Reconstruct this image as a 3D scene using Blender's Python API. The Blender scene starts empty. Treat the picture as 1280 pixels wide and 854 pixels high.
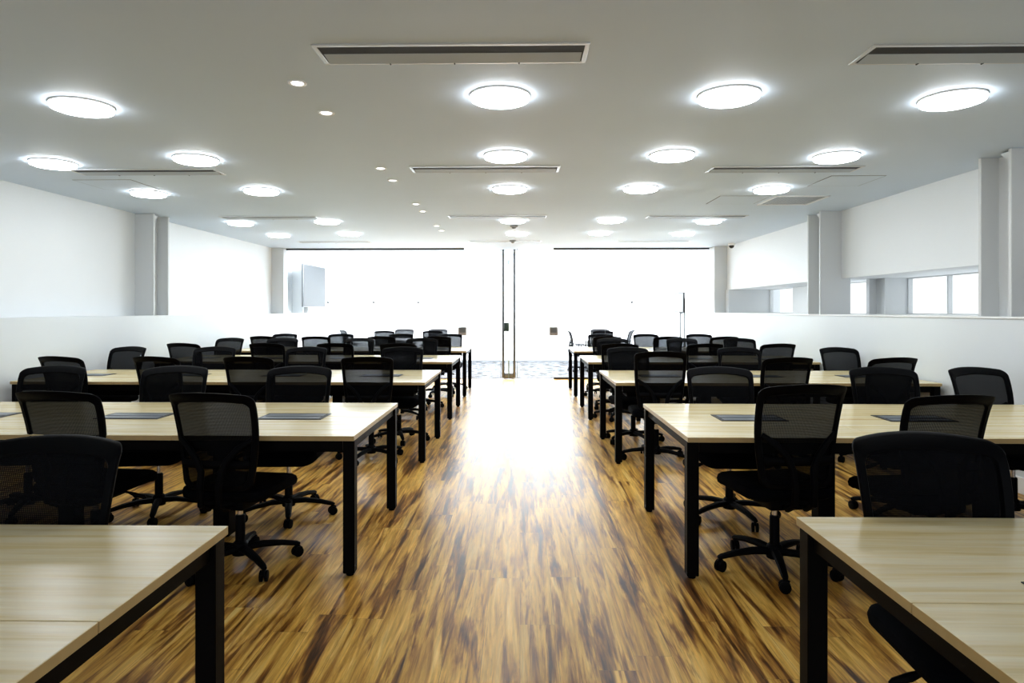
import bpy, bmesh, math, random
from mathutils import Vector, Matrix
random.seed(7)
PI = math.pi
S = bpy.context.scene
COL = S.collection

# ------------------------------------------------------------------ camera
F, VX, HY, EYE, YAW = 820.0, 650.0, 388.0, 1.413, 0.02
cd = bpy.data.cameras.new('camera'); cam = bpy.data.objects.new('camera', cd); COL.objects.link(cam)
cd.sensor_width = 36; cd.lens = F / 1280 * 36; cd.clip_start = 0.05; cd.clip_end = 200
cam.location = (0, 0, EYE); cam.rotation_euler = (PI / 2, 0, YAW)
PX = VX - F * math.tan(YAW)
cd.shift_x = (640 - PX) / 1280; cd.shift_y = -(427 - HY) / 1280
S.camera = cam
S.view_settings.view_transform = 'Standard'; S.view_settings.look = 'None'
S.view_settings.gamma = 1; S.view_settings.exposure = 0.5; S.view_settings.use_curve_mapping = False

CEIL = 2.69
def x_at(px, y):                       # world X of picture column px on the line of depth y
    q = (px - VX) / F
    return q * y / (1 + YAW * q)
def on_plane(px, py, h):               # point at height h seen at a measured spot
    z = (EYE - h) * F / (py - HY)
    x = (px - VX) * z / F
    return x, z + YAW * x

# ------------------------------------------------------------------ materials
def mat(name):
    m = bpy.data.materials.new(name); m.use_nodes = True
    nt = m.node_tree
    return m, nt, nt.nodes['Principled BSDF']
def plain(name, col, rough=0.5, metal=0.0, spec=0.5, noise=0.0, nscale=40):
    m, nt, b = mat(name)
    b.inputs['Base Color'].default_value = (*col, 1); b.inputs['Roughness'].default_value = rough
    b.inputs['Metallic'].default_value = metal; b.inputs['Specular IOR Level'].default_value = spec
    if noise:
        tc = nt.nodes.new('ShaderNodeTexCoord'); n = nt.nodes.new('ShaderNodeTexNoise')
        n.inputs['Scale'].default_value = nscale; n.inputs['Detail'].default_value = 4
        nt.links.new(tc.outputs['Object'], n.inputs['Vector'])
        r = nt.nodes.new('ShaderNodeMapRange')
        r.inputs['To Min'].default_value = 1 - noise; r.inputs['To Max'].default_value = 1 + noise
        nt.links.new(n.outputs['Fac'], r.inputs['Value'])
        mx = nt.nodes.new('ShaderNodeMix'); mx.data_type = 'RGBA'; mx.blend_type = 'MULTIPLY'
        mx.inputs['Factor'].default_value = 1; mx.inputs['A'].default_value = (*col, 1)
        nt.links.new(r.outputs['Result'], mx.inputs['B']); nt.links.new(mx.outputs['Result'], b.inputs['Base Color'])
    return m
def emit(name, col, strength):
    m, nt, b = mat(name)
    b.inputs['Base Color'].default_value = (*col, 1)
    b.inputs['Emission Color'].default_value = (*col, 1); b.inputs['Emission Strength'].default_value = strength
    return m

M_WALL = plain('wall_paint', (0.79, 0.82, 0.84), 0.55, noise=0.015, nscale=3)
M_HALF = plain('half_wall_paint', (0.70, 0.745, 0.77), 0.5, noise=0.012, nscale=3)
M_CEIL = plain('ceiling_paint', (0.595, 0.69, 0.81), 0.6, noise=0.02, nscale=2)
M_COLUMN = plain('column_paint', (0.62, 0.64, 0.65), 0.5)
M_SOFT = plain('soft_white', (0.85, 0.86, 0.86), 0.4)
M_BLACKMETAL = plain('black_metal', (0.002, 0.002, 0.0022), 0.45, spec=0.035)
M_PLASTIC = plain('black_plastic', (0.0016, 0.0018, 0.0026), 0.5, spec=0.045)
M_FABRIC = plain('black_fabric', (0.002, 0.0024, 0.0036), 0.9, spec=0.03, noise=0.3, nscale=220)
M_GREYPLASTIC = plain('grey_plastic', (0.10, 0.11, 0.12), 0.4)
M_CHROME = plain('chrome', (0.7, 0.7, 0.72), 0.15, 1.0)
M_STEEL = plain('brushed_steel', (0.20, 0.21, 0.22), 0.32, 0.9)
M_ALU = plain('aluminium', (0.62, 0.63, 0.64), 0.38, 0.7)
M_FLAP = plain('silver_flap', (0.40, 0.45, 0.51), 0.45, 0.0)
M_DARK = plain('dark_gap', (0.012, 0.012, 0.013), 0.7)
M_PORT = plain('cable_port_grey', (0.012, 0.013, 0.015), 0.4, 0.0, 0.2)
M_PORTLID = plain('cable_port_lid', (0.20, 0.225, 0.26), 0.3, 0.4)
M_SEAM = plain('seam_shadow_line', (0.12, 0.12, 0.12), 0.7)
M_LAMP = emit('lamp_diffuser', (0.93, 0.97, 1.0), 19)
M_DOWN = emit('downlight_lens', (1.0, 0.99, 0.97), 4.5)
M_PANELGREY = plain('access_panel_grey', (0.26, 0.25, 0.26), 0.35)
M_WHITETABLE = plain('white_laminate', (0.82, 0.83, 0.84), 0.3)
M_SCREEN = plain('pale_screen', (0.015, 0.017, 0.02), 0.16, 0.0, 0.07)
M_SENSOR = plain('sensor_grey', (0.22, 0.23, 0.24), 0.4)
M_RAILBLACK = plain('black_rail', (0.015, 0.015, 0.016), 0.5)

def glass_mat(name, tint, refl):
    m = bpy.data.materials.new(name); m.use_nodes = True; nt = m.node_tree
    nt.nodes.remove(nt.nodes['Principled BSDF']); out = nt.nodes['Material Output']
    t = nt.nodes.new('ShaderNodeBsdfTransparent'); t.inputs['Color'].default_value = (*tint, 1)
    g = nt.nodes.new('ShaderNodeBsdfGlossy'); g.inputs['Roughness'].default_value = 0.01
    f = nt.nodes.new('ShaderNodeLayerWeight'); f.inputs['Blend'].default_value = 0.25
    ma = nt.nodes.new('ShaderNodeMath'); ma.operation = 'MULTIPLY_ADD'
    nt.links.new(f.outputs['Fresnel'], ma.inputs[0]); ma.inputs[1].default_value = 0.22; ma.inputs[2].default_value = refl
    mx = nt.nodes.new('ShaderNodeMixShader')
    nt.links.new(ma.outputs[0], mx.inputs[0]); nt.links.new(t.outputs[0], mx.inputs[1]); nt.links.new(g.outputs[0], mx.inputs[2])
    nt.links.new(mx.outputs[0], out.inputs['Surface'])
    return m
M_GLASS = glass_mat('clear_glass', (0.975, 0.985, 0.982), 0.015)
M_GLASSEDGE = plain('green_glass_edge', (0.30, 0.42, 0.39), 0.2)

def mesh_mat():
    m = bpy.data.materials.new('chair_mesh_weave'); m.use_nodes = True; nt = m.node_tree
    b = nt.nodes['Principled BSDF']; out = nt.nodes['Material Output']
    b.inputs['Base Color'].default_value = (0.003, 0.0033, 0.0042, 1); b.inputs['Roughness'].default_value = 0.7
    b.inputs['Specular IOR Level'].default_value = 0.03
    tc = nt.nodes.new('ShaderNodeTexCoord')
    def wave(direction):
        w = nt.nodes.new('ShaderNodeTexWave'); w.bands_direction = direction; w.inputs['Scale'].default_value = 55
        nt.links.new(tc.outputs['Object'], w.inputs['Vector']); return w
    a, c = wave('X'), wave('Z')
    mul = nt.nodes.new('ShaderNodeMath'); mul.operation = 'MULTIPLY'
    nt.links.new(a.outputs['Fac'], mul.inputs[0]); nt.links.new(c.outputs['Fac'], mul.inputs[1])
    r = nt.nodes.new('ShaderNodeMapRange'); r.inputs['To Min'].default_value = 0.015; r.inputs['To Max'].default_value = 0.16
    nt.links.new(mul.outputs[0], r.inputs['Value'])
    t = nt.nodes.new('ShaderNodeBsdfTransparent'); t.inputs['Color'].default_value = (0.93, 0.95, 1.0, 1)
    mx = nt.nodes.new('ShaderNodeMixShader')
    nt.links.new(r.outputs['Result'], mx.inputs[0]); nt.links.new(b.outputs[0], mx.inputs[1]); nt.links.new(t.outputs[0], mx.inputs[2])
    nt.links.new(mx.outputs[0], out.inputs['Surface'])
    return m
M_MESH = mesh_mat()

def ramp(nt, stops):
    r = nt.nodes.new('ShaderNodeValToRGB'); e = r.color_ramp.elements
    e[0].position, e[0].color = stops[0][0], (*stops[0][1], 1)
    e[1].position, e[1].color = stops[-1][0], (*stops[-1][1], 1)
    for p, c in stops[1:-1]:
        n = e.new(p); n.color = (*c, 1)
    return r
def floor_mat():
    m, nt, b = mat('rustic_plank_floor'); L = nt.links.new; N = nt.nodes.new
    tc = N('ShaderNodeTexCoord'); sp = N('ShaderNodeSeparateXYZ'); L(tc.outputs['Object'], sp.inputs[0])
    cb = N('ShaderNodeCombineXYZ'); rw = N('ShaderNodeMath'); rw.operation = 'DIVIDE'; rw.inputs[1].default_value = 0.155; L(sp.outputs['X'], rw.inputs[0])
    fl = N('ShaderNodeMath'); fl.operation = 'FLOOR'; L(rw.outputs[0], fl.inputs[0])
    wn = N('ShaderNodeTexWhiteNoise'); wn.noise_dimensions = '1D'; L(fl.outputs[0], wn.inputs['W'])
    sh = N('ShaderNodeMath'); sh.operation = 'MULTIPLY_ADD'; sh.inputs[1].default_value = 1.22; L(wn.outputs['Value'], sh.inputs[0]); L(sp.outputs['Y'], sh.inputs[2])
    L(sh.outputs[0], cb.inputs['X']); L(sp.outputs['X'], cb.inputs['Y'])
    br = N('ShaderNodeTexBrick'); L(cb.outputs[0], br.inputs['Vector'])
    br.inputs['Color1'].default_value = (0, 0, 0, 1); br.inputs['Color2'].default_value = (1, 1, 1, 1)
    br.inputs['Mortar'].default_value = (0.5, 0.5, 0.5, 1); br.inputs['Scale'].default_value = 1
    br.inputs['Brick Width'].default_value = 1.22; br.inputs['Row Height'].default_value = 0.155
    br.inputs['Mortar Size'].default_value = 0.0008; br.inputs['Mortar Smooth'].default_value = 0.2; br.inputs['Bias'].default_value = 0
    br.offset = 0.0; br.offset_frequency = 2; br.squash = 1
    w = N('ShaderNodeMath'); w.operation = 'MULTIPLY'; w.inputs[1].default_value = 0.8; L(br.outputs['Color'], w.inputs[0])
    def noise(sx, sy, detail, rough, dist):
        mp = N('ShaderNodeMapping'); mp.inputs['Scale'].default_value = (sx, sy, 1); L(tc.outputs['Object'], mp.inputs['Vector'])
        n = N('ShaderNodeTexNoise'); n.noise_dimensions = '4D'; n.inputs['Scale'].default_value = 1
        n.inputs['Detail'].default_value = detail; n.inputs['Roughness'].default_value = rough; n.inputs['Distortion'].default_value = dist
        L(mp.outputs[0], n.inputs['Vector']); L(w.outputs[0], n.inputs['W']); return n
    n1 = noise(21, 1.6, 6, 0.62, 0.8)
    n2 = noise(14, 0.95, 4, 0.6, 0.8)
    n3 = noise(85, 4.5, 4, 0.65, 0.5)
    base = ramp(nt, [(0.30, (0.16, 0.06, 0.011)), (0.43, (0.47, 0.23, 0.036)), (0.55, (0.74, 0.43, 0.085)), (0.72, (0.90, 0.62, 0.20))])
    L(n1.outputs['Fac'], base.inputs['Fac'])
    streak = ramp(nt, [(0.53, (1, 1, 1)), (0.60, (0.48, 0.36, 0.30)), (0.68, (0.11, 0.075, 0.075))])
    add = N('ShaderNodeMath'); add.operation = 'MULTIPLY_ADD'; L(n1.outputs['Fac'], add.inputs[0]); add.inputs[1].default_value = -0.35
    a2 = N('ShaderNodeMath'); a2.operation = 'ADD'; L(n2.outputs['Fac'], a2.inputs[0]); a2.inputs[1].default_value = 0.205; L(a2.outputs[0], add.inputs[2])
    L(add.outputs[0], streak.inputs['Fac'])
    m1 = N('ShaderNodeMix'); m1.data_type = 'RGBA'; m1.blend_type = 'MULTIPLY'; m1.inputs['Factor'].default_value = 1
    L(base.outputs[0], m1.inputs['A']); L(streak.outputs[0], m1.inputs['B'])
    fine = N('ShaderNodeMapRange'); fine.inputs['To Min'].default_value = 0.36; fine.inputs['To Max'].default_value = 1.6; L(n3.outputs['Fac'], fine.inputs['Value'])
    m2 = N('ShaderNodeMix'); m2.data_type = 'RGBA'; m2.blend_type = 'MULTIPLY'; m2.inputs['Factor'].default_value = 1
    L(m1.outputs['Result'], m2.inputs['A']); L(fine.outputs[0], m2.inputs['B'])
    tone = N('ShaderNodeMapRange'); tone.inputs['To Min'].default_value = 0.90; tone.inputs['To Max'].default_value = 1.08; L(br.outputs['Color'], tone.inputs['Value'])
    m3 = N('ShaderNodeMix'); m3.data_type = 'RGBA'; m3.blend_type = 'MULTIPLY'; m3.inputs['Factor'].default_value = 1
    L(m2.outputs['Result'], m3.inputs['A']); L(tone.outputs[0], m3.inputs['B'])
    m4 = N('ShaderNodeMix'); m4.data_type = 'RGBA'; L(br.outputs['Fac'], m4.inputs['Factor'])
    L(m3.outputs['Result'], m4.inputs['A']); m4.inputs['B'].default_value = (0.20, 0.11, 0.04, 1)
    L(m4.outputs['Result'], b.inputs['Base Color'])
    rr = N('ShaderNodeMapRange'); rr.inputs['To Min'].default_value = 0.27; rr.inputs['To Max'].default_value = 0.42; L(n1.outputs['Fac'], rr.inputs['Value'])
    L(rr.outputs[0], b.inputs['Roughness']); b.inputs['Specular IOR Level'].default_value = 0.38
    bp = N('ShaderNodeBump'); bp.inputs['Strength'].default_value = 0.06; bp.inputs['Distance'].default_value = 0.002
    L(n1.outputs['Fac'], bp.inputs['Height']); L(bp.outputs[0], b.inputs['Normal'])
    return m
M_FLOOR = floor_mat()
def oak_mat():
    m, nt, b = mat('light_oak_laminate'); L = nt.links.new; N = nt.nodes.new
    tc = N('ShaderNodeTexCoord')
    def noise(sx, sy, d, dist):
        mp = N('ShaderNodeMapping'); mp.inputs['Scale'].default_value = (sx, sy, sy); L(tc.outputs['Object'], mp.inputs['Vector'])
        n = N('ShaderNodeTexNoise'); n.inputs['Scale'].default_value = 1; n.inputs['Detail'].default_value = d
        n.inputs['Roughness'].default_value = 0.6; n.inputs['Distortion'].default_value = dist
        L(mp.outputs[0], n.inputs['Vector']); return n
    n1 = noise(1.1, 20, 5, 0.5); n2 = noise(5, 130, 3, 0.2)
    r = ramp(nt, [(0.28, (0.62, 0.44, 0.17)), (0.42, (0.77, 0.62, 0.32)), (0.58, (0.85, 0.74, 0.46)), (0.75, (0.88, 0.79, 0.54))])
    L(n1.outputs['Fac'], r.inputs['Fac'])
    mr = N('ShaderNodeMapRange'); mr.inputs['To Min'].default_value = 0.86; mr.inputs['To Max'].default_value = 1.12; L(n2.outputs['Fac'], mr.inputs['Value'])
    mx = N('ShaderNodeMix'); mx.data_type = 'RGBA'; mx.blend_type = 'MULTIPLY'; mx.inputs['Factor'].default_value = 1
    L(r.outputs[0], mx.inputs['A']); L(mr.outputs[0], mx.inputs['B']); L(mx.outputs['Result'], b.inputs['Base Color'])
    b.inputs['Roughness'].default_value = 0.27; b.inputs['Specular IOR Level'].default_value = 0.5
    return m
M_OAK = oak_mat()
M_OAKEDGE = plain('oak_edge_shade', (0.42, 0.30, 0.13), 0.35, noise=0.12, nscale=25)  # darker brown paints in the shade on the backlit desk edges
def carpet_mat():
    m, nt, b = mat('grey_carpet_tiles'); L = nt.links.new; N = nt.nodes.new
    tc = N('ShaderNodeTexCoord'); mp = N('ShaderNodeMapping'); mp.inputs['Scale'].default_value = (3, 9, 1); L(tc.outputs['Object'], mp.inputs['Vector'])
    v = N('ShaderNodeTexNoise'); v.inputs['Scale'].default_value = 1.6; v.inputs['Detail'].default_value = 3; L(mp.outputs[0], v.inputs['Vector'])
    r = ramp(nt, [(0.42, (0.012, 0.013, 0.015)), (0.50, (0.035, 0.037, 0.042)), (0.57, (0.16, 0.162, 0.17))]); L(v.outputs['Fac'], r.inputs['Fac'])
    L(r.outputs[0], b.inputs['Base Color']); b.inputs['Roughness'].default_value = 0.95; b.inputs['Specular IOR Level'].default_value = 0.1
    return m
M_CARPET = carpet_mat()

# ------------------------------------------------------------------ mesh helpers
def box(bm, x0, x1, y0, y1, z0, z1, bev=0.0, seg=2):
    vs = [bm.verts.new((x, y, z)) for x in (x0, x1) for y in (y0, y1) for z in (z0, z1)]
    f = [(0, 1, 3, 2), (4, 6, 7, 5), (0, 4, 5, 1), (2, 3, 7, 6), (0, 2, 6, 4), (1, 5, 7, 3)]
    fs = [bm.faces.new([vs[i] for i in q]) for q in f]
    if bev:
        es = list({e for fc in fs for e in fc.edges})
        bmesh.ops.bevel(bm, geom=es, offset=bev, segments=seg, affect='EDGES', profile=0.6)
def lathe(bm, prof, n=32, c=(0, 0)):   # prof: (radius, z) from one axis end to the other
    rings = []
    for r, z in prof:
        if r < 1e-6: rings.append([bm.verts.new((c[0], c[1], z))])
        else: rings.append([bm.verts.new((c[0] + r * math.cos(2 * PI * i / n), c[1] + r * math.sin(2 * PI * i / n), z)) for i in range(n)])
    for a, b in zip(rings, rings[1:]):
        for i in range(n):
            j = (i + 1) % n
            if len(a) == 1 and len(b) == 1: continue
            if len(a) == 1: bm.faces.new((a[0], b[j], b[i]))
            elif len(b) == 1: bm.faces.new((a[i], a[j], b[0]))
            else: bm.faces.new((a[i], a[j], b[j], b[i]))
    for k, end in ((0, rings[0]), (-1, rings[-1])):
        if len(end) > 1: bm.faces.new(end if k else end[::-1])
def tube(bm, pts, rad, n=10, sx=1.0, up=Vector((0, 0, 1))):   # swept tube; rad number or list; sx flattens across
    pts = [Vector(p) for p in pts]
    if not isinstance(rad, (list, tuple)): rad = [rad] * len(pts)
    rings = []
    for i, p in enumerate(pts):
        t = (pts[min(i + 1, len(pts) - 1)] - pts[max(i - 1, 0)]).normalized()
        a = up.cross(t)
        if a.length < 1e-3: a = Vector((1, 0, 0)).cross(t) if abs(t.x) < 0.9 else Vector((0, 1, 0)).cross(t)
        a.normalize(); b = t.cross(a)
        rings.append([bm.verts.new(p + a * (rad[i] * sx * math.cos(2 * PI * k / n)) + b * (rad[i] * math.sin(2 * PI * k / n))) for k in range(n)])
    for r0, r1 in zip(rings, rings[1:]):
        for k in range(n): bm.faces.new((r0[k], r0[(k + 1) % n], r1[(k + 1) % n], r1[k]))
    bm.faces.new(rings[0][::-1]); bm.faces.new(rings[-1])
def obj(name, bm, m, parent=None, smooth=True, loc=None):
    bmesh.ops.recalc_face_normals(bm, faces=bm.faces)
    me = bpy.data.meshes.new(name); bm.to_mesh(me); bm.free()
    if smooth:
        for p in me.polygons: p.use_smooth = True
        me.set_sharp_from_angle(angle=math.radians(38))
    for mm in (m if isinstance(m, (list, tuple)) else [m]): me.materials.append(mm)
    o = bpy.data.objects.new(name, me); COL.objects.link(o)
    if parent: o.parent = parent
    if loc: o.location = loc
    return o
def tag(o, label, cat, group=None):
    o['label'] = label; o['category'] = cat
    if group: o['group'] = group
    return o
def thing(name, label, cat, loc=(0, 0, 0), rz=0, group=None):
    o = bpy.data.objects.new(name, None); COL.objects.link(o); o.empty_display_size = 0.1
    o.location = loc; o.rotation_euler = (0, 0, rz)
    return tag(o, label, cat, group)
def struct(name, bm, m, label=None, parent=None, smooth=False):
    o = obj(name, bm, m, parent, smooth)
    if parent is None:
        o['kind'] = 'structure'
        if label: o['label'] = label
    return o
def copy_tree(src, label=None, group=None, loc=None, rz=None, scale=None):
    r = src.copy(); COL.objects.link(r)
    if label: r['label'] = label
    if group: r['group'] = group
    if loc is not None: r.location = loc
    if rz is not None: r.rotation_euler = (0, 0, rz)
    if scale is not None: r.scale = scale
    for ch in src.children:
        c = ch.copy(); COL.objects.link(c); c.parent = r
        for g in ch.children:
            d = g.copy(); COL.objects.link(d); d.parent = c
    return r
NB = bmesh.new

# ------------------------------------------------------------------ room shell
XL, XR = -4.83, 3.86            # faces of the half walls
UL, UR = -5.08, 4.13            # faces of the upper walls
YB, YG, YF = -3.2, 13.47, 18.1  # behind the camera, glass partition, end of the far room
HW = 1.345
bm = NB(); box(bm, -5.4, 5.3, YB, YG + 0.02, -0.12, 0); struct('floor', bm, M_FLOOR, 'glossy rustic brown plank floor')
bm = NB(); box(bm, -5.4, 5.3, YG + 0.02, YF + 0.2, -0.12, 0); struct('floor_carpet', bm, M_CARPET, 'grey mottled carpet behind the glass partition')
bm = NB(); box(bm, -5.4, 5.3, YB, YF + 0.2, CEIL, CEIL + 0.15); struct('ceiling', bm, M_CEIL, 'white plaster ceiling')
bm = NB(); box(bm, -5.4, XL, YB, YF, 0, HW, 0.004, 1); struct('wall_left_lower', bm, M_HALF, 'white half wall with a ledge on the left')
bm = NB(); box(bm, -5.4, UL, YB, YF, HW, CEIL); struct('wall_left', bm, M_WALL, 'white upper wall set back on the left')
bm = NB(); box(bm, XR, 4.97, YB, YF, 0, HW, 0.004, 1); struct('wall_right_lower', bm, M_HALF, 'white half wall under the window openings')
bm = NB(); box(bm, XR - 0.012, 4.97, YB, YG, HW, HW + 0.018, 0.003, 1); struct('trim_1', bm, M_SOFT, 'white ledge cap on the right half wall')
SOFF = 1.822
bm = NB(); box(bm, UR, 4.97, YB, YG, SOFF, CEIL); struct('wall_right', bm, M_WALL, 'white bulkhead above the window openings')
bm = NB(); box(bm, UR, 5.3, YG, YF, HW, CEIL); struct('wall_right_far', bm, M_WALL, 'white upper wall of the far room')
bm = NB(); box(bm, -5.4, 5.3, YF, YF + 0.2, 0, CEIL); struct('wall_back', bm, M_WALL, 'white end wall behind the glass partition')
bm = NB(); box(bm, XL, XR, YF - 0.015, YF, 0, 0.035); struct('baseboard_back', bm, M_GREYPLASTIC)
bm = NB(); box(bm, XL, XL + 0.014, YB, YG - 0.05, 0, 0.13, 0.004, 1); struct('baseboard_left', bm, M_SOFT)
bm = NB(); box(bm, XR - 0.014, XR, YB, YG - 0.05, 0, 0.13, 0.004, 1); struct('baseboard_right', bm, M_SOFT)

# piers and windows in the opening of the right wall (outer plane x = OX)
OX = 4.90
def pier(name, y0, y1, x0, lab): 
    b_ = NB(); box(b_, x0, 4.97, y0, y1, HW + 0.018, SOFF); struct(name, b_, M_SOFT if 'far' in name else M_COLUMN, lab)
pier('wall_right_pier', 8.40, 8.60, 4.62, 'grey wall pier between two window panes')
pier('wall_right_jamb', 8.60, 8.68, 4.53, 'shallow grey jamb beside the pier')
pier('wall_right_pier_far', 10.1, 11.85, OX - 0.02, 'pale pier between the far windows')
pier('wall_right_end', 12.98, 13.3, UR - 0.03, 'grey end wall of the opening')
pier('wall_right_start', YB, 6.2, OX - 0.02, 'pale wall in the near opening')
n_win = 0
def window(y0, y1, mull=()):
    global n_win; n_win += 1
    w = bpy.data.objects.new(f'window_{n_win}', None); COL.objects.link(w); w['kind'] = 'structure'
    w['label'] = f'narrow bright window pane above the right half wall'
    b_ = NB(); t = 0.022
    for a, b in ((y0, y0 + t), (y1 - t, y1)): box(b_, OX, OX + 0.05, a, b, HW + 0.018, SOFF)
    box(b_, OX, OX + 0.05, y0 + t, y1 - t, HW + 0.018, HW + 0.03); box(b_, OX, OX + 0.05, y0 + t, y1 - t, SOFF - 0.012, SOFF)
    for q in mull: box(b_, OX, OX + 0.05, q - 0.012, q + 0.012, HW + 0.03, SOFF - 0.012)
    obj('window_frame', b_, M_COLUMN, w, False)
    b_ = NB(); box(b_, OX + 0.02, OX + 0.028, y0 + t, y1 - t, HW + 0.03, SOFF - 0.012); obj('pane', b_, M_GLASS, w, False)
window(6.2, 8.40, (6.95, 7.62)); window(8.68, 10.1); window(11.85, 12.98)
# outside wall strips so that only the panes let daylight in
bm = NB()

# steel columns: two flanges, a web and a gusset
def column(side, y0, y1, lab, base=HW):
    b_ = NB(); s = side; xin = XL if s < 0 else XR; xo = UL - 0.05 if s < 0 else UR + 0.12
    a, b = min(xin, xo), max(xin, xo)
    box(b_, a, b, y0, y0 + 0.035, base, CEIL, 0.004, 1); box(b_, a, b, y1 - 0.035, y1, base, CEIL, 0.004, 1)
    xm = xin + s * 0.16
    box(b_, xm - 0.012, xm + 0.012, y0 + 0.035, y1 - 0.035, base, CEIL)
    x_ = xin + s * 0.01
    vs = [b_.verts.new(p) for p in ((xm, y0 + 0.035, CEIL - 0.02), (x_, y0 + 0.035, CEIL - 0.02), (x_, y0 + 0.035, CEIL - 0.10), (xm, y0 + 0.16, CEIL - 0.02), (x_, y0 + 0.13, CEIL - 0.02))]
    b_.faces.new((vs[0], vs[1], vs[2])); b_.faces.new((vs[1], vs[4], vs[2])); b_.faces.new((vs[0], vs[2], vs[4], vs[3]))
    b_.faces.new((vs[0], vs[3], vs[4], vs[1]))
    struct('column', b_, M_COLUMN, lab)
yl = lambda z, x: z + YAW * x
column(-1, yl(8.65, XL), yl(9.04, XL), 'grey steel column against the left wall')
column(1, yl(8.44, XR), yl(8.82, XR), 'grey steel column in the middle of the right wall')
column(1, yl(5.155, XR), yl(5.53, XR), 'grey steel column at the right edge')
column(-1, yl(14.62, XL), yl(15.0, XL), 'pale column behind the glass on the left', HW)
column(1, yl(14.35, XR), yl(14.75, XR), 'pale column behind the glass on the right', HW)
bm = NB(); box(bm, UL - 0.02, XL, YG - 0.16, YG + 0.06, HW, CEIL, 0.004, 1); struct('column_back_left', bm, M_COLUMN, 'grey column at the left end of the glass')
bm = NB(); box(bm, XR + 0.02, UR + 0.02, YG - 0.30, YG + 0.06, HW, CEIL, 0.004, 1); struct('column_back_right', bm, M_COLUMN, 'grey column at the right end of the glass')

# ------------------------------------------------------------------ glass partition with double doors
DX0, DX1 = x_at(580, YG), x_at(692, YG); DXC = (DX0 + DX1) / 2
GT = 0.012
def panel_window(name, x0, x1, joints, lab):
    w = bpy.data.objects.new(name, None); COL.objects.link(w); w['kind'] = 'structure'; w['label'] = lab
    b_ = NB()
    xs = [x0] + joints + [x1]
    for a, b in zip(xs, xs[1:]): box(b_, a + 0.002, b - 0.002, YG, YG + GT, 0.012, CEIL - 0.035)
    obj('pane', b_, M_GLASS, w, False)
    b_ = NB(); box(b_, x0, x1, YG - 0.015, YG + GT + 0.02, CEIL - 0.035, CEIL); obj('head_channel', b_, M_RAILBLACK, w, False)
    b_ = NB(); box(b_, x0, x1, YG - 0.006, YG + GT + 0.006, 0, 0.014); obj('floor_channel', b_, M_STEEL, w, False)
    return w
wl = panel_window('window_4', XL, DX0, [XL + (DX0 - XL) * k / 4 for k in (1, 2, 3)], 'clear glass partition left of the glass doors')
wr = panel_window('window_5', DX1, XR, [DX1 + (XR - DX1) * k / 3 for k in (1, 2)], 'clear glass partition right of the glass doors')
for w, pxs in ((wl, (410, 467, 523)), (wr, (790,))):
    for px in pxs:
        b_ = NB(); x = x_at(px, YG)
        tube(b_, [(x, YG - 0.012, 1.577), (x, YG + GT + 0.012, 1.577)], 0.022, 12); obj('glass_stud', b_, M_BLACKMETAL, w)
b_ = NB(); box(b_, DX1, DX1 + 0.78, YG - 0.05, YG - 0.008, 0, 0.045, 0.004, 1); obj('base_rail', b_, M_RAILBLACK, wr, False)
TR = 2.43
for k, (x0, x1, hx) in enumerate(((DX0, DXC, x_at(629, YG)), (DXC, DX1, x_at(643, YG)))):
    d = bpy.data.objects.new(f'door_{k + 1}', None); COL.objects.link(d); d['kind'] = 'structure'
    d['label'] = 'frameless glass door leaf with tall steel pull bar, ' + ('left of the pair' if k == 0 else 'right of the pair')
    b_ = NB(); box(b_, x0 + 0.004, x1 - 0.004, YG, YG + GT, 0.012, TR - 0.004); obj('pane', b_, M_GLASS, d, False)
    b_ = NB(); box(b_, x0 + 0.002, x1 - 0.002, YG, YG + GT, TR + 0.004, CEIL - 0.004); obj('transom_pane', b_, M_GLASS, d, False)
    b_ = NB(); box(b_, x0, x1, YG - 0.002, YG + GT + 0.002, TR - 0.004, TR + 0.004); obj('transom_joint', b_, M_GLASSEDGE, d, False)
    ex = x1 - 0.006 if k == 0 else x0 + 0.006
    b_ = NB(); box(b_, ex - 0.006, ex + 0.006, YG - 0.001, YG + GT + 0.001, 0.012, TR - 0.004); obj('glass_edge', b_, M_GLASSEDGE, d, False)
    ox = hx - 0.05 if k == 0 else hx + 0.06
    b_ = NB(); box(b_, ox - 0.005, ox + 0.005, YG - 0.002, YG + GT + 0.002, 0.012, CEIL - 0.01); obj('edge_strip', b_, M_STEEL, d, False)
    for sgn, nm in ((-1, 'handle'), (1, 'handle')):
        b_ = NB(); hy = YG + GT / 2 + sgn * 0.06
        tube(b_, [(hx, hy, 0.03), (hx, hy, 2.66)], 0.026, 14)
        for zz in (0.13, 0.70, 1.35, 2.56): tube(b_, [(hx - 0.03, hy, zz), (hx + 0.03, hy, zz)], 0.013, 10); tube(b_, [(hx, hy, zz), (hx, YG + GT / 2, zz)], 0.011, 10)
        obj(nm, b_, M_STEEL, d)
    if k == 0:
        b_ = NB(); box(b_, x1 - 0.10, x1 - 0.012, YG - 0.02, YG + GT + 0.02, 0.98, 1.16, 0.006); obj('lock_case', b_, plain('dark_green_lock', (0.02, 0.05, 0.04), 0.3), d)
    b_ = NB(); box(b_, x1 - 0.10 if k == 0 else x0 + 0.01, x1 - 0.01 if k == 0 else x0 + 0.10, YG - 0.012, YG + GT + 0.012, 0.012, 0.12, 0.004); obj('patch_fitting', b_, M_STEEL, d)
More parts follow.
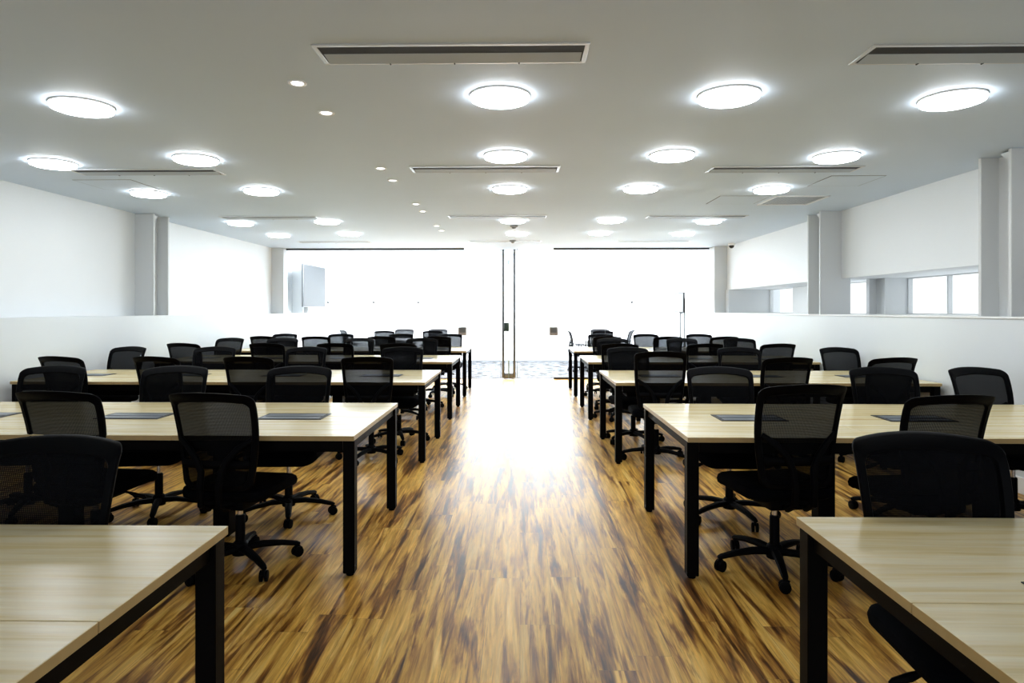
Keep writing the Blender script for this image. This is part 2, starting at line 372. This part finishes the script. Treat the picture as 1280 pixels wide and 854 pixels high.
for px, lab in ((578, 'square grey access panel on the glass left of the doors'), (692, 'square grey access panel on the glass right of the doors')):
    x = x_at(px, YG)
    t = thing('access_panel', lab, 'access panel', (x, YG, 0.985), 0, 'access panels beside the glass doors')
    b_ = NB(); box(b_, -0.088, 0.088, -0.022, -0.001, -0.088, 0.088, 0.006); obj('housing', b_, M_PANELGREY, t)
    b_ = NB(); box(b_, -0.062, 0.062, -0.026, -0.0225, -0.03, 0.07, 0.002, 1); obj('face_plate', b_, M_GREYPLASTIC, t)

# ------------------------------------------------------------------ ceiling fixtures
def light_proto():
    t = thing('ceiling_light', '', 'ceiling light')
    b_ = NB(); lathe(b_, [(0, 0), (0.178, 0), (0.180, -0.006), (0.178, -0.012), (0.168, -0.012), (0, -0.012)], 48); obj('rim', b_, M_SOFT, t)
    b_ = NB(); lathe(b_, [(0.170, -0.012), (0.174, -0.020), (0.170, -0.030), (0.150, -0.037), (0.10, -0.042), (0.05, -0.044), (0, -0.0445)], 48); obj('diffuser', b_, M_LAMP, t)
    return t
proto = light_proto(); first = True
COLN = ['beside the left wall', 'above the left desks', 'above the aisle', 'above the right desks', 'beside the right wall']
ROWN = ['first', 'second', 'third', 'fourth', 'rearmost']
lamps = [[None, (103, 137), (625, 125), (911, 124), (1190, 128)],
         [(67, 207), (245, 202), (632, 198), (840, 197), (1045, 199)],
         [(186, 244), (327, 241), (637, 238.5), (801, 238), (964, 239)],
         [(301, 280.5), (409, 278.5), (641, 277.5), (763, 277), (886, 278)],
         [(349, 295.5), (437, 293.5), (646, 293.5), (749, 292.5), (854, 293.5)]]
for r, row in enumerate(lamps):
    for c, p in enumerate(row):
        if p is None: continue
        x, y = on_plane(p[0], p[1], CEIL - 0.028)
        o = proto if first else copy_tree(proto); first = False
        o.location = (x, y, CEIL)
        o['label'] = f'round glowing white ceiling light, {ROWN[r]} lamp row from the front, {COLN[c]}'
        o['group'] = 'round ceiling lights'
# slot diffusers
def diffuser_proto():
    t = thing('air_diffuser', '', 'air vent'); w, d = 0.67, 0.125
    b_ = NB()
    for a in ((-w, w, -d, -d + 0.022), (-w, w, d - 0.022, d), (-w, -w + 0.022, -d + 0.022, d - 0.022), (w - 0.022, w, -d + 0.022, d - 0.022)):
        box(b_, *a, -0.007, 0, 0.0015, 1)
    obj('frame', b_, M_ALU, t)
    b_ = NB(); box(b_, -w + 0.022, w - 0.022, -d + 0.022, d - 0.022, -0.004, -0.001); obj('slot', b_, M_DARK, t, False)  # flat dark plate painted in place of a shaded recess
    b_ = NB()
    f0, f1 = -0.012, d - 0.026
    vs = [b_.verts.new(q) for q in ((-w + 0.03, f0, -0.005), (w - 0.03, f0, -0.005), (w - 0.03, f1, -0.012), (-w + 0.03, f1, -0.012),
                                    (-w + 0.03, f0, -0.0035), (w - 0.03, f0, -0.0035), (w - 0.03, f1, -0.010), (-w + 0.03, f1, -0.010))]
    for q in ((0, 1, 2, 3), (7, 6, 5, 4), (0, 4, 5, 1), (1, 5, 6, 2), (2, 6, 7, 3), (3, 7, 4, 0)): b_.faces.new([vs[i] for i in q])
    obj('flap', b_, M_FLAP, t, False)
    for sx in (-0.33, 0, 0.33):
        b_ = NB(); tube(b_, [(sx, d - 0.03, -0.011), (sx, d - 0.012, -0.011)], 0.004, 8); obj('screw', b_, M_DARK, t)
    return t
dp = diffuser_proto(); first = True
for r, (yy, xs) in enumerate(((3.26, (None, -0.335, 2.37)), (5.93, (-3.43, -0.315, 2.38)), (8.93, (-3.44, -0.305, 2.40)), (12.15, (-3.47, -0.28, 2.46)))):
    for c, x in enumerate(xs):
        if x is None: continue
        o = dp if first else copy_tree(dp); first = False
        y = yy + YAW * x + (0.12 if c == 0 else 0)
        o.location = (x, y, CEIL)
        o['label'] = f"long silver slot air vent, {['first', 'second', 'third', 'rearmost'][r]} vent row from the front, {['above the left desks', 'above the aisle', 'above the right desks'][c]}"
        o['group'] = 'slot vents in the ceiling'
# small downlights
t = thing('downlight', '', 'downlight')
b_ = NB(); lathe(b_, [(0, 0), (0.052, 0), (0.052, -0.005), (0.046, -0.008), (0.034, -0.003), (0, -0.003)], 28); obj('trim_ring', b_, M_SOFT, t)
b_ = NB(); lathe(b_, [(0, -0.0035), (0.033, -0.0035), (0.030, -0.006), (0, -0.0065)], 24); obj('lens', b_, M_DOWN, t)
for k, (px, py) in enumerate(((372, 105), (408, 142), (476, 211), (491, 226), (520, 255.5), (528.5, 264.5), (546, 282.5), (552, 288.5))):
    x, y = on_plane(px, py, CEIL - 0.006)
    o = t if k == 0 else copy_tree(t)
    o.location = (x, y, CEIL)
    o['label'] = f"tiny round recessed downlight, {['first', 'second', 'third', 'fourth', 'fifth', 'sixth', 'seventh', 'last'][k]} from the front in the line left of the aisle"
    o['group'] = 'small recessed downlights'
# access hatches and return grille
def hatch(x0, x1, y0, y1, lab):
    t = thing('ceiling_hatch', lab, 'access hatch', ((x0 + x1) / 2, (y0 + y1) / 2, CEIL), 0, 'access hatches in the ceiling')
    w, d = (x1 - x0) / 2, (y1 - y0) / 2
    b_ = NB()
    for a in ((-w, w, -d, -d + 0.008), (-w, w, d - 0.008, d), (-w, -w + 0.008, -d, d), (w - 0.008, w, -d, d)): box(b_, *a, -0.002, 0)
    obj('frame', b_, M_SEAM, t, False)
    b_ = NB(); box(b_, -w + 0.008, w - 0.008, -d + 0.008, d - 0.008, -0.003, 0); obj('panel', b_, M_CEIL, t, False)
hatch(-4.38, -3.80, 6.33, 6.85, 'square white access hatch in the ceiling near the left wall')
hatch(2.23, 2.80, 7.36, 7.92, 'square white access hatch beside the perforated ceiling grille')
hatch(2.95, 3.47, 6.28, 6.80, 'white access hatch in the ceiling in front of the perforated grille')
t = thing('return_air_grille', 'square perforated grey return air grille in the ceiling near the right wall', 'air vent', (3.15, 7.66, CEIL))
b_ = NB(); w = 0.30
for a in ((-w, w, -w, -w + 0.025), (-w, w, w - 0.025, w), (-w, -w + 0.025, -w, w), (w - 0.025, w, -w, w)): box(b_, *a, -0.012, 0, 0.002, 1)
obj('frame', b_, M_SOFT, t)
b_ = NB(); box(b_, -w + 0.025, w - 0.025, -w + 0.025, w - 0.025, -0.003, -0.0005); obj('backing', b_, M_DARK, t, False)
b_ = NB()
for k in range(14):
    q = -w + 0.025 + (k + 0.5) * (2 * w - 0.05) / 14
    box(b_, q - 0.0065, q + 0.0065, -w + 0.025, w - 0.025, -0.0045, -0.0031); box(b_, -w + 0.025, w - 0.025, q - 0.0065, q + 0.0065, -0.0045, -0.0031)
obj('lattice', b_, M_ALU, t, False)
# motion sensors, camera dome
for px, py, lab in ((642.4, 286, 'small grey ceiling sensor between the last lamps over the aisle'), (641, 304, 'small grey ceiling sensor just in front of the glass doors')):
    x, y = on_plane(px, py, CEIL - 0.05)
    if y > YG - 0.2: y = YG - 0.25
    t = thing('ceiling_sensor', lab, 'sensor', (x, y, CEIL), 0, 'sensors in the aisle ceiling')
    b_ = NB(); lathe(b_, [(0, 0), (0.06, 0), (0.058, -0.02), (0.04, -0.03), (0, -0.03)], 24); obj('housing', b_, M_SENSOR, t)
    b_ = NB(); lathe(b_, [(0.034, -0.03), (0.031, -0.042), (0.018, -0.052), (0, -0.055)], 20); obj('lens', b_, M_SENSOR, t)
t = thing('security_camera', 'small black and white dome camera at the top of the right wall', 'camera', (4.02, 12.55, CEIL))
b_ = NB(); lathe(b_, [(0, 0), (0.06, 0), (0.06, -0.035), (0.052, -0.045), (0, -0.045)], 24); obj('housing', b_, M_SOFT, t)
b_ = NB(); lathe(b_, [(0.05, -0.045), (0.048, -0.065), (0.034, -0.088), (0.015, -0.098), (0, -0.10)], 24); obj('dome', b_, plain('dome_black', (0.01, 0.01, 0.012), 0.1), t)

# ------------------------------------------------------------------ desks
def make_desk(side, length, n, name_label, y0, depth=1.24, xe=0.875):
    s = side
    t = thing('bench_desk', name_label, 'desk', (s * xe, y0, 0), 0, 'oak bench desks')
    mod = length / n
    for k in range(n):
        for (a, b) in ((0, depth / 2 - 0.0015), (depth / 2 + 0.0015, depth)):
            xa, xb = k * mod + (0.001 if k else 0), (k + 1) * mod - (0.001 if k < n - 1 else 0)
            x0, x1 = sorted((s * xa, s * xb))
            b_ = NB(); box(b_, x0, x1, a, b, 0.7235, 0.75, 0.0015, 1)
            o = obj('tabletop', b_, [M_OAK, M_OAKEDGE], t, False)
            for p in o.data.polygons:
                if abs(p.normal.z) < 0.5: p.material_index = 1
    # rails
    for yy in (0.035, depth - 0.065):
        b_ = NB(); x0, x1 = sorted((s * 0.07, s * (length - 0.07))); box(b_, x0, x1, yy, yy + 0.03, 0.665, 0.7225); obj('rail', b_, M_BLACKMETAL, t, False)
    for xx in (0.018, length - 0.048):
        b_ = NB(); x0, x1 = sorted((s * xx, s * (xx + 0.03))); box(b_, x0, x1, 0.085, depth - 0.085, 0.672, 0.7225); obj('rail', b_, M_BLACKMETAL, t, False)
    b_ = NB(); x0, x1 = sorted((s * 0.18, s * (length - 0.15))); yc = depth / 2
    box(b_, x0, x1, yc - 0.13, yc + 0.13, 0.56, 0.566); box(b_, x0, x1, yc - 0.13, yc - 0.124, 0.566, 0.66); box(b_, x0, x1, yc + 0.124, yc + 0.13, 0.566, 0.66)
    for k in range(n + 1):
        q = s * min(max(k * mod, 0.2), length - 0.17); box(b_, q - 0.02, q + 0.02, yc - 0.14, yc + 0.14, 0.66, 0.7225)
    obj('cable_tray', b_, M_BLACKMETAL, t, False)
    def leg(xc, yc_, w, d):
        b_ = NB(); box(b_, xc - w, xc + w, yc_ - d, yc_ + d, 0.016, 0.7225, 0.003, 1); lg = obj('leg', b_, M_BLACKMETAL, t, False)
        b_ = NB(); lathe(b_, [(0, 0), (0.02, 0), (0.022, 0.006), (0.012, 0.017), (0, 0.017)], 16, (xc, yc_)); obj('foot', b_, M_PLASTIC, lg)
    for xc in (s * 0.033, s * (length - 0.033)):
        for yc_ in (0.05, depth - 0.05): leg(xc, yc_, 0.031, 0.031)
    for k in range(1, n):
        leg(s * k * mod, depth / 2, 0.05, 0.05)
    # flush cable ports with paired flaps
    for k in range(n):
        xc = s * (0.53 + 1.0 * k) if k < n else 0
        if abs(xc) > length - 0.25: xc = s * (length - 0.3)
        b_ = NB(); pw, pd = 0.2, 0.115
        box(b_, xc - pw, xc + pw, yc - pd, yc + pd, 0.7504, 0.7535, 0.001, 1); p = obj('cable_port', b_, M_PORT, t, False)
        for a, b in ((-0.095, -0.03), (-0.008, 0.078)):
            b_ = NB(); box(b_, xc - pw + 0.022, xc + pw - 0.022, yc + a, yc + b, 0.7537, 0.7555, 0.0006, 1); obj('flap', b_, M_PORTLID, p, False)
    return t
NEAR = [0.83, 3.44, 6.02, 8.42, 10.67]; DEP = 1.24
FAR = [y + DEP for y in NEAR]
RN = ['front', 'second', 'third', 'fourth', 'rearmost']
for r in range(5):
    make_desk(-1, 3.88, 4, f'long light oak bench desk on black legs, {RN[r]} row left of the aisle', NEAR[r] - (0.07 if r == 0 else 0), xe=0.897 if r == 0 else 0.875)
    make_desk(1, 2.95, 3, f'light oak bench desk on black legs, {RN[r]} row right of the aisle', NEAR[r] + (0.055 if r == 0 else 0), xe=0.887 if r == 0 else 0.875)

# ------------------------------------------------------------------ swivel chairs
def back_y(x, z):
    v = (z - 0.5) / 0.5
    return -0.235 - 0.085 * v + 0.03 * math.sin(PI * min(max(v, 0), 1)) - 0.04 * max(0, (v - 0.86) / 0.14) ** 1.6 + 0.042 * (x / 0.24) ** 2
def outline(w0, w1, z0, z1, r0, r1, crown=0.0, n=7, bulge=0.012):
    pts = []
    def hw(z): 
        u = (z - z0) / (z1 - z0); return w0 + (w1 - w0) * u + bulge * math.sin(PI * u)
    N_ = 10
    # right side up, top, left side down, bottom
    def arc(cx, cz, r, a0, a1): return [(cx + r * math.cos(a0 + (a1 - a0) * i / n), cz + r * math.sin(a0 + (a1 - a0) * i / n)) for i in range(n + 1)]
    right = [(hw(z0 + r0 + (z1 - r1 - z0 - r0) * i / N_), z0 + r0 + (z1 - r1 - z0 - r0) * i / N_) for i in range(1, N_)]
    p = arc(hw(z0 + r0) - r0, z0 + r0, r0, -PI / 2, 0) + right + arc(hw(z1 - r1) - r1, z1 - r1, r1, 0, PI / 2)
    xs = p[-1][0]; top = [(xs - 2 * xs * i / 10, z1) for i in range(1, 10)]
    q = [(-x, z) for x, z in p[::-1]]
    xb = p[0][0]; bot = [(-xb + 2 * xb * i / 10, z0) for i in range(1, 10)]
    allp = p + top + q + bot
    return [(x, z - crown * (x / w1) ** 2 * max(0, (z - z0) / (z1 - z0)) ** 3) for x, z in allp]
def make_chair(arms=False):
    t = thing('swivel_chair', '', 'office chair')
    fr = M_PLASTIC
    # five-star base
    b_ = NB(); lathe(b_, [(0, 0.062), (0.042, 0.062), (0.046, 0.08), (0.040, 0.125), (0.030, 0.135), (0, 0.135)], 20)
    ang = [PI / 2 + 0.28 + 2 * PI * k / 5 for k in range(5)]
    for a in ang:
        c, s = math.cos(a), math.sin(a)
        tube(b_, [(c * 0.03, s * 0.03, 0.098), (c * 0.12, s * 0.12, 0.102), (c * 0.22, s * 0.22, 0.092), (c * 0.30, s * 0.30, 0.076), (c * 0.318, s * 0.318, 0.070)],
             [0.021, 0.020, 0.017, 0.0145, 0.010], 8, 1.25)
    base = obj('star_base', b_, fr, t)
    for k, a in enumerate(ang):
        c, s = math.cos(a) * 0.305, math.sin(a) * 0.305
        b_ = NB()
        for off in (-0.013, 0.013):
            d_ = Vector((math.cos(a + 1.1 + k), math.sin(a + 1.1 + k), 0)); ctr = Vector((c, s, 0.029)) + d_ * off
            tube(b_, [ctr - d_ * 0.0095, ctr - d_ * 0.007, ctr + d_ * 0.007, ctr + d_ * 0.0095], [0.022, 0.029, 0.029, 0.022], 16)
        lathe(b_, [(0, 0.045), (0.009, 0.045), (0.009, 0.068), (0, 0.068)], 8, (c, s)); 
        tube(b_, [(c - d_.y * 0.026, s + d_.x * 0.026, 0.038), (c, s, 0.062), (c + d_.y * 0.02, s - d_.x * 0.02, 0.05)], 0.010, 8)
        obj('caster', b_, fr, base)
    b_ = NB(); lathe(b_, [(0, 0.10), (0.027, 0.10), (0.026, 0.275), (0.022, 0.282), (0, 0.282)], 18); g = obj('gas_lift', b_, fr, t)
    b_ = NB(); lathe(b_, [(0, 0.28), (0.0145, 0.28), (0.0145, 0.37), (0, 0.37)], 14); obj('piston', b_, M_CHROME, g)
    b_ = NB(); box(b_, -0.115, 0.115, -0.17, 0.10, 0.352, 0.405, 0.014); mech = obj('tilt_mechanism', b_, fr, t)
    b_ = NB(); tube(b_, [(0.10, 0.03, 0.385), (0.17, 0.035, 0.378), (0.215, 0.04, 0.362), (0.262, 0.045, 0.350), (0.275, 0.046, 0.346)], [0.006, 0.007, 0.014, 0.011, 0.004], 8, 0.9); obj('lever', b_, fr, mech)
    # seat
    b_ = NB(); rings = []
    def rrect(w, y0, y1, r, n=6):
        out = []
        for (cx, cy, a0) in ((w - r, y1 - r, 0), (-w + r, y1 - r, PI / 2), (-w + r, y0 + r, PI), (w - r, y0 + r, 1.5 * PI)):
            out += [(cx + r * math.cos(a0 + PI / 2 * i / n), cy + r * math.sin(a0 + PI / 2 * i / n)) for i in range(n + 1)]
        return out
    for z, ins in ((0.402, 0.05), (0.404, 0.02), (0.418, 0.004), (0.440, 0.0), (0.460, 0.006), (0.472, 0.025), (0.478, 0.06), (0.479, 0.12)):
        rings.append([b_.verts.new((x, y, z - 0.03 * max(0, (y - 0.12) / 0.13) ** 2 + 0.008 * (x / 0.24) ** 2)) for x, y in rrect(0.245 - ins, -0.215 + ins, 0.255 - ins, max(0.02, 0.085 - ins * 0.5))])
    for r0, r1 in zip(rings, rings[1:]):
        m_ = len(r0)
        for i in range(m_): b_.faces.new((r0[i], r0[(i + 1) % m_], r1[(i + 1) % m_], r1[i]))
    b_.faces.new(rings[0][::-1]); b_.faces.new(rings[-1])
    obj('seat', b_, M_FABRIC, t)
    # backrest frame
    out = outline(0.190, 0.235, 0.475, 1.0, 0.06, 0.034, 0.022); inn = outline(0.160, 0.201, 0.505, 0.948, 0.045, 0.03, 0.016)
    b_ = NB(); th = 0.011
    prof = []
    for (xo, zo), (xi, zi) in zip(out, inn):
        dx, dz = xi - xo, zi - zo
        row = []
        for f, dy in ((0.0, 0.35), (0.14, 1.0), (0.86, 1.0), (1.0, 0.3), (1.0, -0.3), (0.86, -1.0), (0.14, -1.0), (0.0, -0.35)):
            x, z = xo + dx * f, zo + dz * f
            row.append(b_.verts.new((x, back_y(x, z) + dy * th, z)))
        prof.append(row)
    m_ = len(prof)
    for i in range(m_):
        a, c = prof[i], prof[(i + 1) % m_]
        for k in range(8): b_.faces.new((a[k], a[(k + 1) % 8], c[(k + 1) % 8], c[k]))
    bf = obj('back_frame', b_, fr, t)
    b_ = NB(); rings = []; cx, cz = 0, 0.735
    for f in (1.0, 0.8, 0.6, 0.4, 0.2):
        rings.append([b_.verts.new((x * f, back_y(x * f, cz + (z - cz) * f), cz + (z - cz) * f)) for x, z in inn])
    for r0, r1 in zip(rings, rings[1:]):
        for i in range(m_): b_.faces.new((r0[i], r0[(i + 1) % m_], r1[(i + 1) % m_], r1[i]))
    cv = b_.verts.new((0, back_y(0, cz), cz))
    for i in range(m_): b_.faces.new((rings[-1][i], rings[-1][(i + 1) % m_], cv))
    obj('back_mesh', b_, M_MESH, t)
    # Y-shaped support behind the mesh
    b_ = NB()
    for s in (-1, 1):
        P_ = [(s * 0.05, -0.10, 0.385), (s * 0.05, -0.22, 0.375), (s * 0.05, -0.285, 0.41), (s * 0.05, -0.295, 0.50), (s * 0.055, back_y(0.055, 0.58) - 0.045, 0.58),
              (s * 0.085, back_y(0.085, 0.645) - 0.04, 0.645), (s * 0.135, back_y(0.135, 0.70) - 0.032, 0.70), (s * 0.198, back_y(0.198, 0.745) - 0.014, 0.745)]
        tube(b_, P_, [0.014, 0.015, 0.015, 0.015, 0.015, 0.014, 0.013, 0.011], 8, 1.3, up=Vector((0, 1, 0.01)))
    obj('back_support', b_, fr, t)
    b_ = NB(); pts = [(x, back_y(x, 0.615) - 0.022, 0.615) for x in [-0.185 + 0.37 * i / 10 for i in range(11)]]
    tube(b_, pts, 0.022, 8, 0.45, up=Vector((0, 0, 1))); obj('lumbar_bar', b_, fr, t)
    if arms:
        for s in (-1, 1):
            b_ = NB(); tube(b_, [(s * 0.20, 0.0, 0.41), (s * 0.275, 0.0, 0.43), (s * 0.285, -0.02, 0.52), (s * 0.285, -0.03, 0.63)], [0.016, 0.018, 0.018, 0.016], 8)
            a = obj('armrest', b_, fr, t)
            b_ = NB(); box(b_, s * 0.285 - 0.04, s * 0.285 + 0.04, -0.16, 0.10, 0.63, 0.655, 0.01); obj('arm_pad', b_, fr, a)
    return t
CH = make_chair(); CHA = make_chair(True); used = {}
TOPY = 0.345
def place(src, px, ytop, facing, label, group, jit=0.0, sc=1.0, sz=1.0):
    """px: picture column of the back's middle; ytop: depth of the back's top edge; facing: heading of the sitter (0 = away from the camera)"""
    x = x_at(px, ytop); rz = facing + jit
    off = Vector((0, -TOPY * sc, 0)); off.rotate(Matrix.Rotation(rz, 3, 'Z'))
    loc = (x - off.x, ytop - off.y, 0)
    if src.name not in used: used[src.name] = 1; o = src; o.location = loc; o.rotation_euler = (0, 0, rz); o.scale = (sc, sc, sc * sz)
    else: o = copy_tree(src, loc=loc, rz=rz, scale=(sc, sc, sc * sz))
    if abs(math.sin(facing)) < 0.5:   # seat the top rail where it was measured, whatever the chair's turn
        bf = [c for c in o.children if c.name.startswith('back_frame')][0]
        for _ in range(3):
            M = Matrix.Translation(o.location) @ Matrix.Rotation(rz, 4, 'Z') @ Matrix.Diagonal((*o.scale, 1))
            ps = [M @ v.co for v in bf.data.vertices if v.co.z > 0.9]
            def col(p):
                d = p.y - YAW * p.x
                return PX + F * (p.x + YAW * p.y) / d, d
            cs = [col(p) for p in ps]; lo, hi = min(cs), max(cs)
            o.location.x += (px - (lo[0] + hi[0]) / 2) * (lo[1] + hi[1]) / 2 / F
    o['label'] = label; o['group'] = group
NTH = ['first', 'second', 'third', 'fourth']
# (pixel column of each back, jitter in degrees, height factor) from the aisle outwards
ROWS = {
 ('left', 0, 'far'):  [(52, 4, 0.965, 1.03)],
 ('left', 1, 'near'): [(266, -7, 1.0), (74, -5, 1.0)],
 ('left', 1, 'far'):  [(374, 3, 1.0), (218, 6, 1.0), (65, 4, 1.0)],
 ('left', 2, 'near'): [(459, 5, 1.0), (311, -3, 1.0), (196, -9, 1.0), (77, -10, 1.0)],
 ('left', 2, 'far'):  [(503, 2, 1.0), (383, -3, 1.0), (268, 4, 1.0), (159.5, -12, 1.0)],
 ('left', 3, 'near'): [(498, 3, 1.0), (419, 2, 1.0), (334, -5, 1.0), (230, -9, 1.0)],
 ('left', 3, 'far'):  [(527, 6, 1.0), (449, -4, 1.0), (353, 3, 1.0), (287, -12, 1.0)],
 ('left', 4, 'near'): [(546, 4, 1.0), (477, -3, 1.0), (395, 2, 1.0), (330, -6, 1.0)],
 ('left', 4, 'far'):  [(562, 3, 0.985), (501, -5, 0.985), (426, 4, 0.985), (356, -3, 0.985)],
 ('right', 0, 'far'): [(1163, -3, 0.965, 1.03)],
 ('right', 1, 'near'): [(1002, 8, 1.05), (1186, 6, 1.0)],
 ('right', 1, 'far'): [(900, -3, 1.0), (1105, -4, 1.0), (1224, 10, 1.0)],
 ('right', 2, 'near'): [(826, -3, 1.05), (984, 6, 1.0), (1115.5, 9, 1.0)],
 ('right', 2, 'far'): [(785, 3, 1.0), (924, -4, 1.0), (1049.5, 10, 1.0)],
 ('right', 3, 'near'): [(775, -4, 1.0), (881, 3, 1.0), (972, 8, 1.0)],
 ('right', 3, 'far'): [(766, -5, 1.0), (852.5, 4, 1.0), (924.5, -3, 1.0)],
 ('right', 4, 'near'): [(759, 4, 1.0), (835, -2, 1.0), (905, 7, 1.0)],
 ('right', 4, 'far'): [(751, -3, 0.985), (807.5, 4, 0.985), (874, -2, 0.985)],
}
for (side, r, nf), lst in ROWS.items():
    for k, e in enumerate(lst):
        px, j, sz = e[:3]; sc = e[3] if len(e) > 3 else 1.0
        if nf == 'near': y, fa = NEAR[r] - 0.175, 0
        else: y, fa = FAR[r] + ((0.10 if side == 'left' else 0.22) if r == 0 else 0.175), PI
        if (side, r, nf, k) == ('left', 1, 'near', 1): y += 0.06
        place(CH, px, y, fa, f'black mesh chair, {NTH[k]} from aisle, {nf} side of {RN[r]} desk row on {side}',
              f'mesh chairs around the {side} desks', math.radians(j), sc, sz)

# ------------------------------------------------------------------ far room: tables, chairs, screens
def meeting_table(x0, x1, y0, y1, lab):
    t = thing('meeting_table', lab, 'table', ((x0 + x1) / 2, (y0 + y1) / 2, 0), 0, 'white meeting tables behind the glass'); w, d = (x1 - x0) / 2, (y1 - y0) / 2
    b_ = NB(); box(b_, -w, w, -d, d, 0.715, 0.74, 0.004, 1); obj('tabletop', b_, M_WHITETABLE, t)
    for sx in (-1, 1):
        for sy in (-1, 1):
            b_ = NB(); tube(b_, [(sx * (w - 0.08), sy * (d - 0.08), 0), (sx * (w - 0.08), sy * (d - 0.08), 0.715)], 0.022, 12); obj('leg', b_, M_STEEL, t)
meeting_table(-3.50, -1.62, 15.02, 15.68, 'white meeting table behind the glass on the left')
meeting_table(1.48, 2.20, 15.02, 15.68, 'small white meeting table behind the glass on the right')
FR = 'chairs around the meeting tables behind the glass'
for px, y, fa, lab in ((480.5, 14.62, 0, 'black armchair behind the glass, its back to the room, outer seat on left'),
                       (541, 14.62, 0, 'black armchair behind the glass, its back to the room, inner seat on left'),
                       (505.5, 16.05, PI, 'black armchair behind the glass facing the room, outer seat on left'),
                       (547.5, 16.05, PI, 'black armchair behind the glass facing the room, inner seat on left'),
                       (425.5, 15.25, -PI / 2, 'black armchair in profile at the wall end of the left meeting table'),
                       (753.5, 14.62, 0, 'black armchair behind the glass, its back to the room, on right'),
                       (750, 16.05, PI, 'black armchair behind the glass facing the room, on right'),
                       (708, 15.25, -PI / 2, 'black armchair in profile at the aisle end of the right meeting table'),
                       (793, 15.25, PI / 2, 'black armchair in profile at the wall end of the right meeting table')):
    place(CHA, px, y, fa, lab, FR, 0, 0.99, 0.97)
# wall screen
t = thing('wall_screen', 'large pale wall-mounted screen on an arm bracket behind the glass', 'screen', (-4.68, 14.85, 1.96))
b_ = NB(); box(b_, -0.03, 0.012, -0.80, 0.80, -0.475, 0.475, 0.008); obj('casing', b_, M_GREYPLASTIC, t)
b_ = NB(); box(b_, 0.0125, 0.015, -0.785, 0.785, -0.46, 0.46); obj('display', b_, M_SCREEN, t, False)
b_ = NB(); tube(b_, [(-0.03, -0.1, -0.15), (-0.16, -0.28, -0.18), (-0.36, -0.15, -0.2)], 0.018, 8); box(b_, -0.40, -0.36, -0.2, 0.1, -0.34, 0.05, 0.004); obj('bracket', b_, M_BLACKMETAL, t)
# mobile screen
t = thing('mobile_screen_stand', 'mobile screen on a wheeled pole stand behind the glass on the right', 'screen', (3.66, 15.05, 0))
b_ = NB(); box(b_, -0.035, 0.0, -0.42, 0.42, 1.36, 1.82, 0.006); obj('casing', b_, M_BLACKMETAL, t)
b_ = NB(); box(b_, -0.039, -0.0355, -0.405, 0.405, 1.375, 1.805); obj('display', b_, M_SCREEN, t, False)
b_ = NB(); box(b_, 0.0, 0.06, -0.22, 0.12, 1.34, 1.68, 0.008); obj('rear_housing', b_, M_BLACKMETAL, t)
for yy in (-0.25, 0.12):
    b_ = NB(); tube(b_, [(0.03, yy, 0.06), (0.03, yy, 1.36)], 0.027, 12); obj('pole', b_, M_STEEL, t)
b_ = NB(); tube(b_, [(-0.30, -0.25, 0.07), (0.17, -0.25, 0.07)], 0.022, 8); tube(b_, [(-0.30, 0.12, 0.07), (0.17, 0.12, 0.07)], 0.022, 8); tube(b_, [(0.03, -0.25, 0.07), (0.03, 0.12, 0.07)], 0.02, 8)
obj('base', b_, M_BLACKMETAL, t)
for xx in (-0.29, 0.16):
    for yy in (-0.25, 0.12):
        b_ = NB(); tube(b_, [(xx - 0.012, yy, 0.03), (xx + 0.012, yy, 0.03)], 0.03, 14); tube(b_, [(xx, yy, 0.04), (xx, yy, 0.07)], 0.01, 8); obj('caster', b_, M_PLASTIC, t)

# ------------------------------------------------------------------ light
W = bpy.data.worlds.new('daylight'); S.world = W; W.use_nodes = True
bg = W.node_tree.nodes['Background']; bg.inputs['Color'].default_value = (0.90, 0.95, 1.0, 1); bg.inputs['Strength'].default_value = 1.3
def area(name, loc, rot, sx, sy, power, col=(1, 1, 1)):
    l = bpy.data.lights.new(name, 'AREA'); l.shape = 'RECTANGLE'; l.size = sx; l.size_y = sy; l.energy = power; l.color = col
    o = bpy.data.objects.new(name, l); COL.objects.link(o); o.location = loc; o.rotation_euler = rot
    return o
area('far_room_wall_fill', (-0.4, 14.0, 2.6), (math.radians(48), 0, 0), 8.0, 0.5, 1400, (0.97, 0.99, 1.0))  # unseen fill lamp added to whiten the end wall and backlight the office
area('far_room_top_fill', (-0.4, 16.2, 2.64), (0, 0, 0), 8.0, 1.6, 560, (0.97, 0.99, 1.0))  # second added fill, facing down to brighten the far room
S.cycles.max_bounces = 10; S.cycles.diffuse_bounces = 5; S.cycles.glossy_bounces = 4; S.cycles.transparent_max_bounces = 24
S.cycles.sample_clamp_indirect = 6
